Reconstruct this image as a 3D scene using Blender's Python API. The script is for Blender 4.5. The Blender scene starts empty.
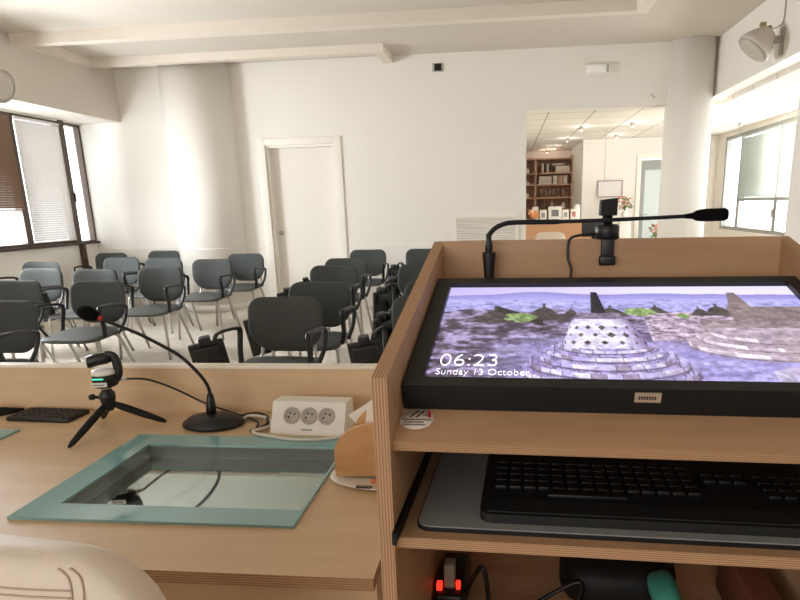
import bpy, bmesh, math, random
from mathutils import Vector, Matrix
random.seed(7)
sc = bpy.context.scene
COL = sc.collection
PI = math.pi

# ------------------------------------------------------------------ camera
def cam_rot(yaw, pitch, roll):
    cy, sy = math.cos(yaw), math.sin(yaw); cp, sp = math.cos(pitch), math.sin(pitch)
    f = Vector((sy*cp, cy*cp, -sp)); r = Vector((cy, -sy, 0)); u = r.cross(f)
    cr, sr = math.cos(roll), math.sin(roll)
    return r*cr+u*sr, u*cr-r*sr, -f
cam = bpy.data.cameras.new('camera'); co = bpy.data.objects.new('camera', cam); COL.objects.link(co)
ax = cam_rot(math.radians(-6.03), math.radians(13.45), math.radians(-1.36))
M = Matrix((ax[0], ax[1], ax[2])).transposed().to_4x4(); M.translation = Vector((0, 0, 1.34))
co.matrix_world = M
cam.sensor_width = 36; cam.lens = 27.0; cam.shift_x = -0.05625; cam.shift_y = 0.06125
cam.clip_start = 0.03; cam.clip_end = 100
sc.camera = co
# ------------------------------------------------------------------ world, daylight, added rear fill, exposure
sc.view_settings.view_transform = 'Standard'; sc.view_settings.look = 'None'
sc.view_settings.gamma = 1.0; sc.view_settings.exposure = 0.36; sc.view_settings.use_curve_mapping = False
w = bpy.data.worlds.new('daylight'); sc.world = w; w.use_nodes = True
w.node_tree.nodes['Background'].inputs[0].default_value = (0.90, 0.95, 1.0, 1)
w.node_tree.nodes['Background'].inputs[1].default_value = 3.5
sc.cycles.use_denoising = True
sc.cycles.max_bounces = 10; sc.cycles.diffuse_bounces = 6; sc.cycles.transparent_max_bounces = 12
def area(name, loc, direction, sx, sy, power, color):
    l = bpy.data.lights.new(name, 'AREA'); l.shape = 'RECTANGLE'; l.size = sx; l.size_y = sy
    l.energy = power; l.color = color
    o = bpy.data.objects.new(name, l); COL.objects.link(o); o.location = loc
    o.rotation_euler = Vector(direction).to_track_quat('-Z', 'Z').to_euler()
    return o
area('daylight_left', (-6.15, 5.4, 1.62), (1, 0, 0), 5.0, 1.3, 820, (0.93, 0.96, 1.0))
area('low_sky_glow', (-6.2, 6.4, 1.15), (1, .25, .02), .9, .4, 42, (0.86, 0.92, 1.0))
area('rear_fill', (-2.2, -3.1, 1.9), (0, 1, 0), 5.0, 1.5, 85, (1.0, 0.97, 0.93))  # added fill light behind the camera; the wall there has no window
area('daylight_right', (4.25, 9.3, 1.65), (-1, 0, 0), 6.0, 1.6, 880, (1.0, 0.98, 0.95))

# ------------------------------------------------------------------ materials
def srgb(r, g, b):
    f = lambda c: (c/255/12.92) if c/255 <= .04045 else ((c/255+.055)/1.055)**2.4
    return (f(r), f(g), f(b), 1)
MATS = {}
def mat(name, rgb, rough=.5, metal=0, spec=.5, noise=0, nscale=40, emit=None, estr=1, trans=0, bump=0, bscale=200):
    if name in MATS: return MATS[name]
    m = bpy.data.materials.new(name); m.use_nodes = True; nt = m.node_tree; b = nt.nodes['Principled BSDF']
    c = srgb(*rgb)
    b.inputs['Base Color'].default_value = c; b.inputs['Roughness'].default_value = rough
    b.inputs['Metallic'].default_value = metal; b.inputs['Specular IOR Level'].default_value = spec
    tc = nt.nodes.new('ShaderNodeTexCoord')
    n = nt.nodes.new('ShaderNodeTexNoise'); n.inputs['Scale'].default_value = nscale; n.inputs['Detail'].default_value = 4
    nt.links.new(tc.outputs['Object'], n.inputs['Vector'])
    if noise:
        mx = nt.nodes.new('ShaderNodeMix'); mx.data_type = 'RGBA'
        mx.inputs['A'].default_value = tuple(x*(1-noise) for x in c[:3])+(1,)
        mx.inputs['B'].default_value = tuple(min(1, x*(1+noise)) for x in c[:3])+(1,)
        nt.links.new(n.outputs['Fac'], mx.inputs['Factor']); nt.links.new(mx.outputs['Result'], b.inputs['Base Color'])
    if bump:
        n2 = nt.nodes.new('ShaderNodeTexNoise'); n2.inputs['Scale'].default_value = bscale
        nt.links.new(tc.outputs['Object'], n2.inputs['Vector'])
        bp = nt.nodes.new('ShaderNodeBump'); bp.inputs['Strength'].default_value = bump; bp.inputs['Distance'].default_value = .002
        nt.links.new(n2.outputs['Fac'], bp.inputs['Height']); nt.links.new(bp.outputs['Normal'], b.inputs['Normal'])
    if emit:
        b.inputs['Emission Color'].default_value = srgb(*emit); b.inputs['Emission Strength'].default_value = estr
    if trans: b.inputs['Transmission Weight'].default_value = trans
    MATS[name] = m
    return m
def ply_face(name, light, dark, axis_scale):
    m = bpy.data.materials.new(name); m.use_nodes = True; nt = m.node_tree; b = nt.nodes['Principled BSDF']
    tc = nt.nodes.new('ShaderNodeTexCoord'); mp = nt.nodes.new('ShaderNodeMapping')
    mp.inputs['Scale'].default_value = axis_scale
    n = nt.nodes.new('ShaderNodeTexNoise'); n.inputs['Scale'].default_value = 3; n.inputs['Detail'].default_value = 6; n.inputs['Distortion'].default_value = .6
    cr = nt.nodes.new('ShaderNodeValToRGB')
    cr.color_ramp.elements[0].position = .3; cr.color_ramp.elements[0].color = srgb(*dark)
    cr.color_ramp.elements[1].position = .7; cr.color_ramp.elements[1].color = srgb(*light)
    nt.links.new(tc.outputs['Object'], mp.inputs['Vector']); nt.links.new(mp.outputs[0], n.inputs['Vector'])
    nt.links.new(n.outputs['Fac'], cr.inputs['Fac']); nt.links.new(cr.outputs['Color'], b.inputs['Base Color'])
    b.inputs['Roughness'].default_value = .48; b.inputs['Specular IOR Level'].default_value = .35
    MATS[name] = m; return m
def ply_edge(name, axis, bands):
    m = bpy.data.materials.new(name); m.use_nodes = True; nt = m.node_tree; b = nt.nodes['Principled BSDF']
    tc = nt.nodes.new('ShaderNodeTexCoord'); sp = nt.nodes.new('ShaderNodeSeparateXYZ')
    nt.links.new(tc.outputs['Generated'], sp.inputs[0])
    nz = nt.nodes.new('ShaderNodeTexNoise'); nz.inputs['Scale'].default_value = 9; nt.links.new(tc.outputs['Object'], nz.inputs['Vector'])
    ad = nt.nodes.new('ShaderNodeMath'); ad.operation = 'MULTIPLY_ADD'; ad.inputs[1].default_value = .12
    nt.links.new(nz.outputs['Fac'], ad.inputs[0]); nt.links.new(sp.outputs[axis], ad.inputs[2])
    mu = nt.nodes.new('ShaderNodeMath'); mu.operation = 'MULTIPLY'; mu.inputs[1].default_value = bands*2*PI; nt.links.new(ad.outputs[0], mu.inputs[0])
    si = nt.nodes.new('ShaderNodeMath'); si.operation = 'SINE'; nt.links.new(mu.outputs[0], si.inputs[0])
    cr = nt.nodes.new('ShaderNodeValToRGB'); mr = nt.nodes.new('ShaderNodeMapRange'); mr.inputs['From Min'].default_value = -1
    nt.links.new(si.outputs[0], mr.inputs['Value']); nt.links.new(mr.outputs[0], cr.inputs['Fac'])
    cr.color_ramp.elements[0].position = .25; cr.color_ramp.elements[0].color = srgb(146, 108, 78)
    cr.color_ramp.elements[1].position = .6; cr.color_ramp.elements[1].color = srgb(186, 148, 110)
    nt.links.new(cr.outputs['Color'], b.inputs['Base Color']); b.inputs['Roughness'].default_value = .6
    MATS[name] = m; return m
WALL = mat('wall_paint', (232, 227, 219), .7, spec=.25, noise=.015, nscale=3)
CEIL = mat('ceiling_paint', (210, 202, 190), .8, spec=.2, noise=.01, nscale=2)
TRIM = mat('white_trim', (236, 230, 220), .45, spec=.4)
DOORM = mat('white_door', (232, 226, 216), .3, spec=.5)
PLY = ply_face('birch_plywood', (214, 187, 152), (204, 173, 136), (1.2, 6, 6))
PLYD = ply_face('oiled_plywood', (188, 152, 118), (172, 134, 100), (1.2, 6, 6))
PEX, PEY, PEZ = (ply_edge('ply_edge_x', 0, 5), ply_edge('ply_edge_y', 1, 5), ply_edge('ply_edge_z', 2, 5))
SEATF = mat('charcoal_fabric', (68, 71, 69), .75, spec=.3, noise=.12, nscale=300)
SHELLF = mat('seat_vinyl', (80, 81, 78), .55, spec=.4, noise=.08, nscale=200)
BLKP = mat('black_plastic', (17, 17, 18), .42, spec=.5)
BLKM = mat('matt_black', (12, 12, 13), .6, spec=.35, bump=.2, bscale=900)
FOAM = mat('black_foam', (14, 14, 15), .95, spec=.1, bump=.8, bscale=700)
STEEL = mat('grey_steel', (176, 173, 167), .35, metal=.7)
WHITEP = mat('white_plastic', (232, 228, 220), .35)
GREYP = mat('grey_plastic', (170, 165, 158), .45)
CREAM = mat('cream_vinyl', (222, 208, 192), .5, spec=.4, noise=.04, nscale=60, bump=.25, bscale=260)
SEAM = mat('seam_thread', (190, 170, 154), .8)
BRONZE = mat('bronze_aluminium', (78, 62, 52), .4, metal=.3)
ALU = mat('grey_aluminium', (150, 150, 144), .4, metal=.2)

# ------------------------------------------------------------------ object helpers
def tag(o, label=None, cat=None, group=None, kind=None):
    if label: o['label'] = label
    if cat: o['category'] = cat
    if group: o['group'] = group
    if kind: o['kind'] = kind
    return o
def empty(name, loc=(0, 0, 0), rz=0, label=None, cat=None, group=None, kind=None):
    o = bpy.data.objects.new(name, None); COL.objects.link(o); o.location = loc; o.rotation_euler = (0, 0, rz)
    o.empty_display_size = .05
    return tag(o, label, cat, group, kind)
class MB:
    def __init__(s): s.bm = bmesh.new()
    def box(s, x0, x1, y0, y1, z0, z1, bev=0, mi=0, rot=None, seg=2):
        t = bmesh.new()
        m = Matrix.Translation(((x0+x1)/2, (y0+y1)/2, (z0+z1)/2)) @ Matrix.Diagonal((x1-x0, y1-y0, z1-z0, 1))
        bmesh.ops.create_cube(t, size=1, matrix=m)
        if bev: bmesh.ops.bevel(t, geom=t.edges[:], offset=bev, segments=seg, affect='EDGES', profile=.6)
        if rot is not None: bmesh.ops.transform(t, matrix=rot, verts=t.verts)
        for f in t.faces: f.material_index = mi; f.smooth = bool(bev)
        s._join(t); return s
    def _join(s, t):
        me = bpy.data.meshes.new('tmp'); t.to_mesh(me); t.free(); s.bm.from_mesh(me); bpy.data.meshes.remove(me)
    def tube(s, pts, r, seg=8, mi=0, cap=True, ell=None):
        pts = [Vector(p) for p in pts]; n = len(pts); rr = r if isinstance(r, (list, tuple)) else [r]*n
        rings = []; prev = None
        for i, p in enumerate(pts):
            d = (pts[min(i+1, n-1)]-pts[max(i-1, 0)]).normalized()
            if prev is None:
                a = Vector((0, 0, 1)) if abs(d.z) < .9 else Vector((0, 1, 0))
                x = d.cross(a).normalized()
            else:
                x = (prev-d*prev.dot(d)).normalized()
            y = d.cross(x); prev = x
            e = ell or (1, 1)
            rings.append([s.bm.verts.new(p+(x*math.cos(2*PI*k/seg)*e[0]+y*math.sin(2*PI*k/seg)*e[1])*rr[i]) for k in range(seg)])
        for a, b in zip(rings, rings[1:]):
            for k in range(seg):
                f = s.bm.faces.new((a[k], a[(k+1) % seg], b[(k+1) % seg], b[k])); f.smooth = True; f.material_index = mi
        if cap:
            for q, rev in ((rings[0], True), (rings[-1], False)):
                f = s.bm.faces.new(q[::-1] if rev else q); f.material_index = mi
        return s
    def lathe(s, prof, mtx=None, seg=24, mi=0, sx=1, sy=1):
        rings = []
        for r, z in prof:
            rings.append([s.bm.verts.new((mtx or Matrix()) @ Vector((r*math.cos(2*PI*k/seg)*sx, r*math.sin(2*PI*k/seg)*sy, z))) for k in range(seg)])
        for a, b in zip(rings, rings[1:]):
            for k in range(seg):
                f = s.bm.faces.new((a[k], a[(k+1) % seg], b[(k+1) % seg], b[k])); f.smooth = True; f.material_index = mi
        if prof[0][0] > 1e-5: s.bm.faces.new(rings[0][::-1]).material_index = mi
        if prof[-1][0] > 1e-5: s.bm.faces.new(rings[-1]).material_index = mi
        return s
    def prism(s, poly, axis, a, b, mi_face=0, mi_edge=0, smooth=False):
        def P(u, v, t): return {'x': (t, u, v), 'y': (u, t, v), 'z': (u, v, t)}[axis]
        A = [s.bm.verts.new(P(u, v, a)) for u, v in poly]; B = [s.bm.verts.new(P(u, v, b)) for u, v in poly]
        s.bm.faces.new(A[::-1]).material_index = mi_face; s.bm.faces.new(B).material_index = mi_face
        n = len(poly)
        for i in range(n):
            f = s.bm.faces.new((A[i], A[(i+1) % n], B[(i+1) % n], B[i])); f.material_index = mi_edge; f.smooth = smooth
        return s
    def pad(s, W, Ht, T, r_top, r_bot, mtx, bend=0, nu=14, nv=16, puff=.5, lean=0, mi=0):
        """rounded cushion: width 2W in x, height Ht in z (0..Ht), thickness T in y, curved in plan by bend"""
        vs = []
        for j in range(nv+1):
            c = j/nv; t = .5-.5*math.cos(PI*c); z = Ht*t
            dt, db = Ht-z, z; wv = W
            if dt < r_top: wv = W-r_top+math.sqrt(max(0, r_top**2-(r_top-dt)**2))
            elif db < r_bot: wv = W-r_bot+math.sqrt(max(0, r_bot**2-(r_bot-db)**2))
            vs.append((z, wv))
        sides = []
        for sgn in (-1, 1):
            g = []
            for j, (z, wv) in enumerate(vs):
                row = []
                for i in range(nu+1):
                    u = math.sin((i/nu-.5)*PI); x = u*wv
                    ex = (1-abs(u)**4)*(1-abs(2*z/Ht-1)**4)
                    th = T/2*max(0, ex)**puff
                    y = bend*(x/W)**2+lean*z+sgn*th
                    edge = i in (0, nu) or j in (0, nv)
                    if edge and sgn == 1: row.append(sides[0][j][i]); continue
                    row.append(s.bm.verts.new(mtx @ Vector((x, y, z))))
                g.append(row)
            sides.append(g)
        for k, g in enumerate(sides):
            for j in range(nv):
                for i in range(nu):
                    q = [g[j][i], g[j][i+1], g[j+1][i+1], g[j+1][i]]
                    if k: q = q[::-1]
                    try: f = s.bm.faces.new(q); f.smooth = True; f.material_index = mi
                    except ValueError: pass
        return s
    def build(s, name, mats, parent=None, loc=None, rot=None):
        bmesh.ops.recalc_face_normals(s.bm, faces=s.bm.faces[:])
        me = bpy.data.meshes.new(name); s.bm.to_mesh(me); s.bm.free()
        for m in (mats if isinstance(mats, (list, tuple)) else [mats]): me.materials.append(m)
        o = bpy.data.objects.new(name, me); COL.objects.link(o)
        if parent: o.parent = parent
        if loc: o.location = loc
        if rot: o.rotation_euler = rot
        return o
def bx(name, m, x0, x1, y0, y1, z0, z1, bev=0, parent=None, **k):
    return MB().box(x0, x1, y0, y1, z0, z1, bev).build(name, m, parent, **k)
def struct(name, m, x0, x1, y0, y1, z0, z1, bev=0):
    o = bx(name, m, x0, x1, y0, y1, z0, z1, bev); o['kind'] = 'structure'; return o
def copy_tree(o, parent=None):
    c = o.copy(); COL.objects.link(c)
    if parent: c.parent = parent
    for ch in list(o.children): copy_tree(ch, c)
    return c
def spline(pts, n=8):
    P = [Vector(p) for p in pts]; out = []
    for i in range(len(P)-1):
        p0, p1, p2, p3 = P[max(i-1, 0)], P[i], P[i+1], P[min(i+2, len(P)-1)]
        for k in range(n):
            t = k/n
            out.append(.5*((2*p1)+(-p0+p2)*t+(2*p0-5*p1+4*p2-p3)*t*t+(-p0+3*p1-3*p2+p3)*t**3))
    out.append(P[-1]); return out
def text_mesh(name, body, size, m, parent, mtx, align='LEFT', extrude=.0004, sx=1.0):
    cu = bpy.data.curves.new(name, 'FONT'); cu.body = body; cu.size = size; cu.extrude = extrude; cu.offset = -.026*size; cu.align_x = align
    to = bpy.data.objects.new(name+'_src', cu); COL.objects.link(to)
    dg = bpy.context.evaluated_depsgraph_get()
    me = bpy.data.meshes.new_from_object(to.evaluated_get(dg)); me.name = name
    bpy.data.objects.remove(to); bpy.data.curves.remove(cu)
    me.transform(Matrix.Diagonal((sx, 1, 1, 1))); me.transform(mtx)
    me.materials.clear(); me.materials.append(m)
    o = bpy.data.objects.new(name, me); COL.objects.link(o)
    if parent: o.parent = parent
    return o

# ------------------------------------------------------------------ room shell
XL, XR, YB, ZC, YR = -5.8, 2.5, 8.14, 3.2, -3.2
def floor_mat():
    m = bpy.data.materials.new('floor_tiles'); m.use_nodes = True; nt = m.node_tree; b = nt.nodes['Principled BSDF']
    tc = nt.nodes.new('ShaderNodeTexCoord'); br = nt.nodes.new('ShaderNodeTexBrick')
    br.offset = 0; br.inputs['Scale'].default_value = 1; br.inputs['Brick Width'].default_value = .6; br.inputs['Row Height'].default_value = .6
    br.inputs['Mortar Size'].default_value = .004; br.inputs['Mortar Smooth'].default_value = .2
    br.inputs['Color1'].default_value = srgb(214, 205, 192); br.inputs['Color2'].default_value = srgb(208, 199, 186)
    br.inputs['Mortar'].default_value = srgb(172, 164, 152)
    nt.links.new(tc.outputs['Object'], br.inputs['Vector']); nt.links.new(br.outputs['Color'], b.inputs['Base Color'])
    b.inputs['Roughness'].default_value = .16; b.inputs['Specular IOR Level'].default_value = .6
    return m
def tile_ceiling_mat():
    m = bpy.data.materials.new('ceiling_tiles'); m.use_nodes = True; nt = m.node_tree; b = nt.nodes['Principled BSDF']
    tc = nt.nodes.new('ShaderNodeTexCoord'); mp = nt.nodes.new('ShaderNodeMapping'); mp.inputs['Location'].default_value = (-.55+.6, -.2, 0)
    br = nt.nodes.new('ShaderNodeTexBrick')
    br.offset = 0; br.inputs['Scale'].default_value = 1; br.inputs['Brick Width'].default_value = .6; br.inputs['Row Height'].default_value = .6
    br.inputs['Mortar Size'].default_value = .01; br.inputs['Color1'].default_value = srgb(232, 226, 214)
    br.inputs['Color2'].default_value = srgb(228, 222, 210); br.inputs['Mortar'].default_value = srgb(168, 158, 144)
    nt.links.new(tc.outputs['Object'], mp.inputs['Vector']); nt.links.new(mp.outputs[0], br.inputs['Vector'])
    nt.links.new(br.outputs['Color'], b.inputs['Base Color']); b.inputs['Roughness'].default_value = .8
    return m
FLOORM, TILEM = floor_mat(), tile_ceiling_mat()
struct('floor', FLOORM, -6.2, 4.2, YR, 15.2, -.1, 0)
struct('ceiling', CEIL, -6.0, XR+.2, YR, YB+.2, ZC, ZC+.1)
struct('ceiling_back', TILEM, 0, 4.2, YB+.2, 15.2, 2.5, 2.56)
struct('ceiling_right', TILEM, XR+.2, 4.2, 5.6, YB+.2, 2.5, 2.56)
# back wall with the recessed door
DX0, DX1, DZ = -3.21, -2.28, 2.17
o = MB()
o.box(XL-.2, DX0, YB, YB+.2, 0, ZC).box(DX1, .25, YB, YB+.2, 0, ZC).box(DX0, DX1, YB, YB+.2, DZ, ZC).box(.25, XR, YB, YB+.2, 2.485, ZC)
o = o.build('wall_back', WALL); o['kind'] = 'structure'
# left wall with window band z .95-2.52
o = MB(); o.box(XL-.2, XL, YR, YB, 0, .95).box(XL-.2, XL, YR, YB, 2.52, ZC)
o.box(XL-.2, XL, YR, 2.85, .95, 2.52)  # unseen stretch closed up to keep daylight off the foreground
o = o.build('wall_left', WALL); o['kind'] = 'structure'
struct('trim_1', CEIL, XL, -5.2, YR, YB, 2.535, ZC)                      # boxed soffit along the left wall
struct('wall_right', WALL, XR, XR+.2, YR, 5.8, 0, ZC)
struct('trim_2', WALL, XR, XR+.2, 5.8, YB+.2, 2.575, ZC)                 # boxed soffit over the right opening
struct('trim_3', TRIM, XR-.015, XR+.215, 5.8, YB, 2.545, 2.575)          # its bright lower lip
struct('wall_rear', mat('rear_wall_dark', (120, 92, 70), .7, noise=.1, nscale=3), XL-.2, XR+.2, YR-.2, YR, 0, ZC)  # unseen wall, dark tone chosen to cut light bouncing onto the foreground
# ceiling trunking beams
MT = mat('beam_paint', (226, 216, 202), .6, spec=.3)
struct('trim_4', MT, -5.2, 1.22, 6.4, 6.52, 3.088, ZC)
struct('trim_5', MT, 1.22, 1.34, 2.5, 6.52, 3.088, ZC)
struct('trim_6', MT, -5.13, -1.44, 7.53, 7.65, 3.108, ZC)
struct('trim_7', MT, -1.56, -1.44, 7.65, YB, 3.108, ZC)
struct('trim_8', MT, -5.2, -5.1, 6.52, 7.65, 3.108, ZC)
# dado strip
for i, (a, b) in enumerate(((XL, DX0-.12), (DX1+.12, -.75))):
    struct('trim_%d' % (9+i), TRIM, a, b, YB-.012, YB, .835, .855)
struct('baseboard_back', TRIM, DX1+.12, .25, YB-.015, YB, 0, .09)
struct('baseboard_left', TRIM, XL, XL+.015, YR, YB, 0, .09)
# round columns
def column(name, x, y, r, z1=ZC):
    m = MB(); m.lathe([(r, 0), (r, z1)], Matrix.Translation((x, y, 0)), 64)
    m.lathe([(r+.001, 0), (r+.01, .003), (r+.01, .09), (r+.001, .095)], Matrix.Translation((x, y, 0)), 64)
    m.lathe([(r+.001, .835), (r+.008, .838), (r+.008, .852), (r+.001, .855)], Matrix.Translation((x, y, 0)), 64)
    c = m.build(name, WALL); c['kind'] = 'structure'; return c
column('trim_11', -4.06, 8.13, .46)
column('trim_12', 2.24, 8.2, .28)
# door in the back wall
d = empty('door_1', ((DX0+DX1)/2, YB, 0), kind='structure')
hw = (DX1-DX0)/2
m = MB(); m.box(-hw-.11, -hw, -.02, .12, 0, DZ+.09, .006).box(hw, hw+.11, -.02, .12, 0, DZ+.09, .006).box(-hw, hw, -.02, .12, DZ, DZ+.09, .006)
m.build('door_frame', TRIM, d)
m = MB(); m.box(-hw, -hw+.03, .02, .16, 0, DZ).box(hw-.03, hw, .02, .16, 0, DZ).box(-hw+.03, hw-.03, .02, .16, DZ-.03, DZ)
m.build('door_stop', TRIM, d)
bx('door_leaf', DOORM, -hw+.03, hw-.03, .12, .16, .005, DZ-.03, 0, d)
m = MB(); R90 = Matrix.Translation((-hw+.085, .12, 1.02)) @ Matrix.Rotation(PI/2, 4, 'X')
m.lathe([(.028, 0), (.028, .006), (.012, .01), (.012, .035), (.026, .04), (.026, .055), (0, .06)], R90, 20); m.build('door_knob', STEEL, d)

# ------------------------------------------------------------------ glass and windows
def thin_glass(name, tint, refl=.08):
    m = bpy.data.materials.new(name); m.use_nodes = True; nt = m.node_tree; nt.nodes.clear()
    out = nt.nodes.new('ShaderNodeOutputMaterial'); t = nt.nodes.new('ShaderNodeBsdfTransparent'); t.inputs[0].default_value = tint
    g = nt.nodes.new('ShaderNodeBsdfGlossy'); g.inputs['Roughness'].default_value = .02
    x = nt.nodes.new('ShaderNodeMixShader'); x.inputs[0].default_value = refl
    nt.links.new(t.outputs[0], x.inputs[1]); nt.links.new(g.outputs[0], x.inputs[2]); nt.links.new(x.outputs[0], out.inputs[0]); return m
PANE = thin_glass('window_pane', (.97, .98, .98, 1))
def slat_mat(name, rgb, tr):
    m = bpy.data.materials.new(name); m.use_nodes = True; nt = m.node_tree; nt.nodes.clear()
    out = nt.nodes.new('ShaderNodeOutputMaterial'); d = nt.nodes.new('ShaderNodeBsdfDiffuse'); t = nt.nodes.new('ShaderNodeBsdfTranslucent')
    d.inputs[0].default_value = srgb(*rgb); t.inputs[0].default_value = srgb(*rgb)
    x = nt.nodes.new('ShaderNodeMixShader'); x.inputs[0].default_value = tr
    nt.links.new(d.outputs[0], x.inputs[1]); nt.links.new(t.outputs[0], x.inputs[2]); nt.links.new(x.outputs[0], out.inputs[0]); return m
SLATW = slat_mat('white_slats', (226, 222, 218), .38); SLATB = slat_mat('brown_slats', (134, 112, 94), .3); SLATG = slat_mat('pale_green_slats', (192, 197, 190), .24)
def blind(parent, m, x, y0, y1, z0, z1, name='blind', pitch=.028, sgn=1, ang=.45):
    b = MB(); n = int((z1-z0)/pitch)
    for i in range(n):
        z = z0+i*pitch
        b.box(-.001, .001, y0, y1, -.0145, .0145, 0, rot=Matrix.Translation((x, 0, z+.014)) @ Matrix.Rotation(sgn*ang+PI/2*(ang < .1), 4, 'Y'))
    b.box(x-.012, x+.012, y0, y1, z1, z1+.03); b.box(x-.008, x+.008, y0, y1, z0-.02, z0-.005)
    return b.build(name, m, parent)
# left ribbon window: four lights, two with blinds
def window(name, x, y0, y1, z0, z1, fm, fw=.05, depth=.08):
    wd = empty(name, (x, 0, 0), kind='structure')
    m = MB(); hd = depth/2
    m.box(-hd, hd, y0, y0+fw, z0, z1).box(-hd, hd, y1-fw, y1, z0, z1).box(-hd, hd, y0+fw, y1-fw, z0, z0+fw).box(-hd, hd, y0+fw, y1-fw, z1-fw, z1)
    m.build('window_frame', fm, wd)
    bx('window_pane', PANE, -.004, .004, y0+fw, y1-fw, z0+fw, z1-fw, 0, wd)
    return wd
w1 = window('window_1', XL-.05, 7.76, YB, .95, 2.52, BRONZE, .03)
MB().box(.04, .075, 7.79, 7.815, 1.5, 1.62, .006).build('window_handle', BLKP, w1)
w2 = window('window_2', XL-.06, 6.94, 7.76, .95, 2.52, BRONZE, .05)
blind(w2, SLATW, .065, 6.975, 7.712, 1.02, 2.46)
MB().tube([(.085, 7.62, 2.4), (.085, 7.62, 1.2)], .004, 6).build('blind_wand', WHITEP, w2)
w3 = window('window_3', XL-.06, 5.9, 6.94, .95, 2.52, BRONZE, .05)
blind(w3, SLATB, .075, 5.95, 6.895, 1.42, 2.46); blind(w3, SLATW, .045, 5.97, 6.87, 1.03, 1.37, ang=.06)
w4 = window('window_4', XL-.06, 2.85, 5.9, .95, 2.52, BRONZE, .05)
MB().box(-5.8, -5.74, 7.74, 7.80, 0, .95).box(-5.86, -5.785, 7.715, 7.80, .95, 2.535).build('trim_13', BRONZE)['kind'] = 'structure'
struct('trim_14', BRONZE, XL, XL+.04, 5.9, YB, .935, .965)
# back area walls and right windows
m = MB(); m.box(1.46, 2.5, 12.3, 12.5, 0, 2.5).box(3.3, 4.15, 12.3, 12.5, 0, 2.5).box(2.5, 3.3, 12.3, 12.5, 2.16, 2.5)
m.box(1.46, 1.6, 12.5, 14.6, 0, 2.5).box(-.2, 1.6, 14.6, 14.8, 0, 2.5)
o = m.build('wall_far', WALL); o['kind'] = 'structure'
struct('wall_side', WALL, -.2, .0, YB+.2, 14.8, 0, 2.5)
m = MB(); m.box(3.95, 4.15, 5.6, 12.3, 0, .8).box(3.95, 4.15, 5.6, 12.3, 2.42, 2.5).box(3.95, 4.15, 11.9, 12.3, .8, 2.42)
o = m.build('wall_outer', WALL); o['kind'] = 'structure'
struct('wall_end', WALL, XR+.2, 4.15, 5.4, 5.6, 0, 2.5)
for i, (a, b, bl) in enumerate(((11.1, 11.9, 0), (9.6, 11.1, 1), (8.1, 9.6, 1), (5.6, 8.1, 0))):
    wn = window('window_%d' % (5+i), 4.0, a, b, .8, 2.42, ALU, .06)
    if bl:
        blind(wn, SLATG, -.065, a+.07, b-.07, 1.36, 2.33, sgn=-1)
        MB().box(-.045, .045, a+.06, b-.06, 1.30, 1.35).build('transom', ALU, wn)
        MB().box(-.075, -.045, a+.02, a+.045, 1.05, 1.17, .005).build('window_handle', ALU, wn)
# far doorway with glass door
d = empty('door_2', (2.9, 12.3, 0), kind='structure')
m = MB(); m.box(-.42, -.34, -.03, .2, 0, 2.2).box(.34, .42, -.03, .2, 0, 2.2).box(-.34, .34, -.03, .2, 2.12, 2.2); m.build('door_frame', TRIM, d)
m = MB(); m.box(-.33, -.25, .05, .09, .01, 2.1).box(.25, .33, .05, .09, .01, 2.1).box(-.25, .25, .05, .09, 1.92, 2.1).box(-.25, .25, .05, .09, .01, .12); m.build('door_leaf', ALU, d)
bx('door_pane', mat('frosted_glass', (206, 212, 206), .5, trans=.3), -.25, .25, .06, .08, .12, 1.92, 0, d)
MB().tube([(-.29, .05, 1.08), (-.29, .0, 1.08), (-.19, .0, 1.08)], .01).build('door_handle', STEEL, d)

# ------------------------------------------------------------------ chairs
def chair_proto(tablet):
    root = empty('conference_chair')
    m = MB(); MX = Matrix.Translation((0, .20, .445)) @ Matrix.Rotation(PI/2+.05, 4, 'X')
    m.pad(.235, .44, .05, .10, .06, MX, 0, 14, 14, .35); m.build('seat', SHELLF, root)
    m = MB(); MX = Matrix.Translation((0, .215, .485)) @ Matrix.Rotation(-.12, 4, 'X')
    m.pad(.235, .335, .045, .085, .165, MX, -.028, 16, 18, .35); m.build('backrest', SEATF, root)
    for s in (-1, 1):
        m = MB(); m.tube([(s*.2, -.17, .425), (s*.225, -.18, .40), (s*.245, -.20, 0)], .0125, 8, ell=(1, 1)); m.build('front_leg', STEEL, root)
        m = MB(); m.tube([(s*.2, .06, .425), (s*.225, .08, .40), (s*.245, .27, 0)], .0125, 8); m.build('rear_leg', STEEL, root)
    m = MB()
    for s in (-1, 1): m.tube([(s*.2, -.19, .425), (s*.2, .2, .425)], .01)
    m.tube([(-.2, -.12, .425), (.2, -.12, .425)], .01).tube([(-.2, .1, .425), (.2, .1, .425)], .01); m.build('seat_frame', STEEL, root)
    for s in (-1, 1):
        MB().tube(spline([(s*.17, .12, .425), (s*.17, .2, .43), (s*.17, .235, .48), (s*.16, .243, .6)], 4), .011).build('back_support', STEEL, root)
    for s in (-1, 1):
        m = MB(); pts = spline([(s*.235, -.09, .43), (s*.262, -.13, .52), (s*.268, -.165, .64), (s*.268, -.13, .668), (s*.268, .0, .664), (s*.268, .12, .648), (s*.268, .155, .62), (s*.262, .12, .52), (s*.235, .06, .43)], 4)
        m.tube(pts, .017, 8, ell=(1.0, .62)); m.build('armrest', BLKP, root)
    if tablet:
        t = MB(); t.box(-.095, .095, -.016, .016, -.27, 0, .012).box(-.07, .07, -.045, -.016, -.10, -.02, .01).box(-.03, .03, -.03, .03, -.02, .03, .008)
        to = t.build('writing_tablet', BLKP, root, (-.315, -.19, .635), (math.radians(10), math.radians(-9), math.radians(22)))
    root.name = 'conference_chair'
    return root
protoT = chair_proto(True); protoN = chair_proto(False)
used = set()
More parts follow.
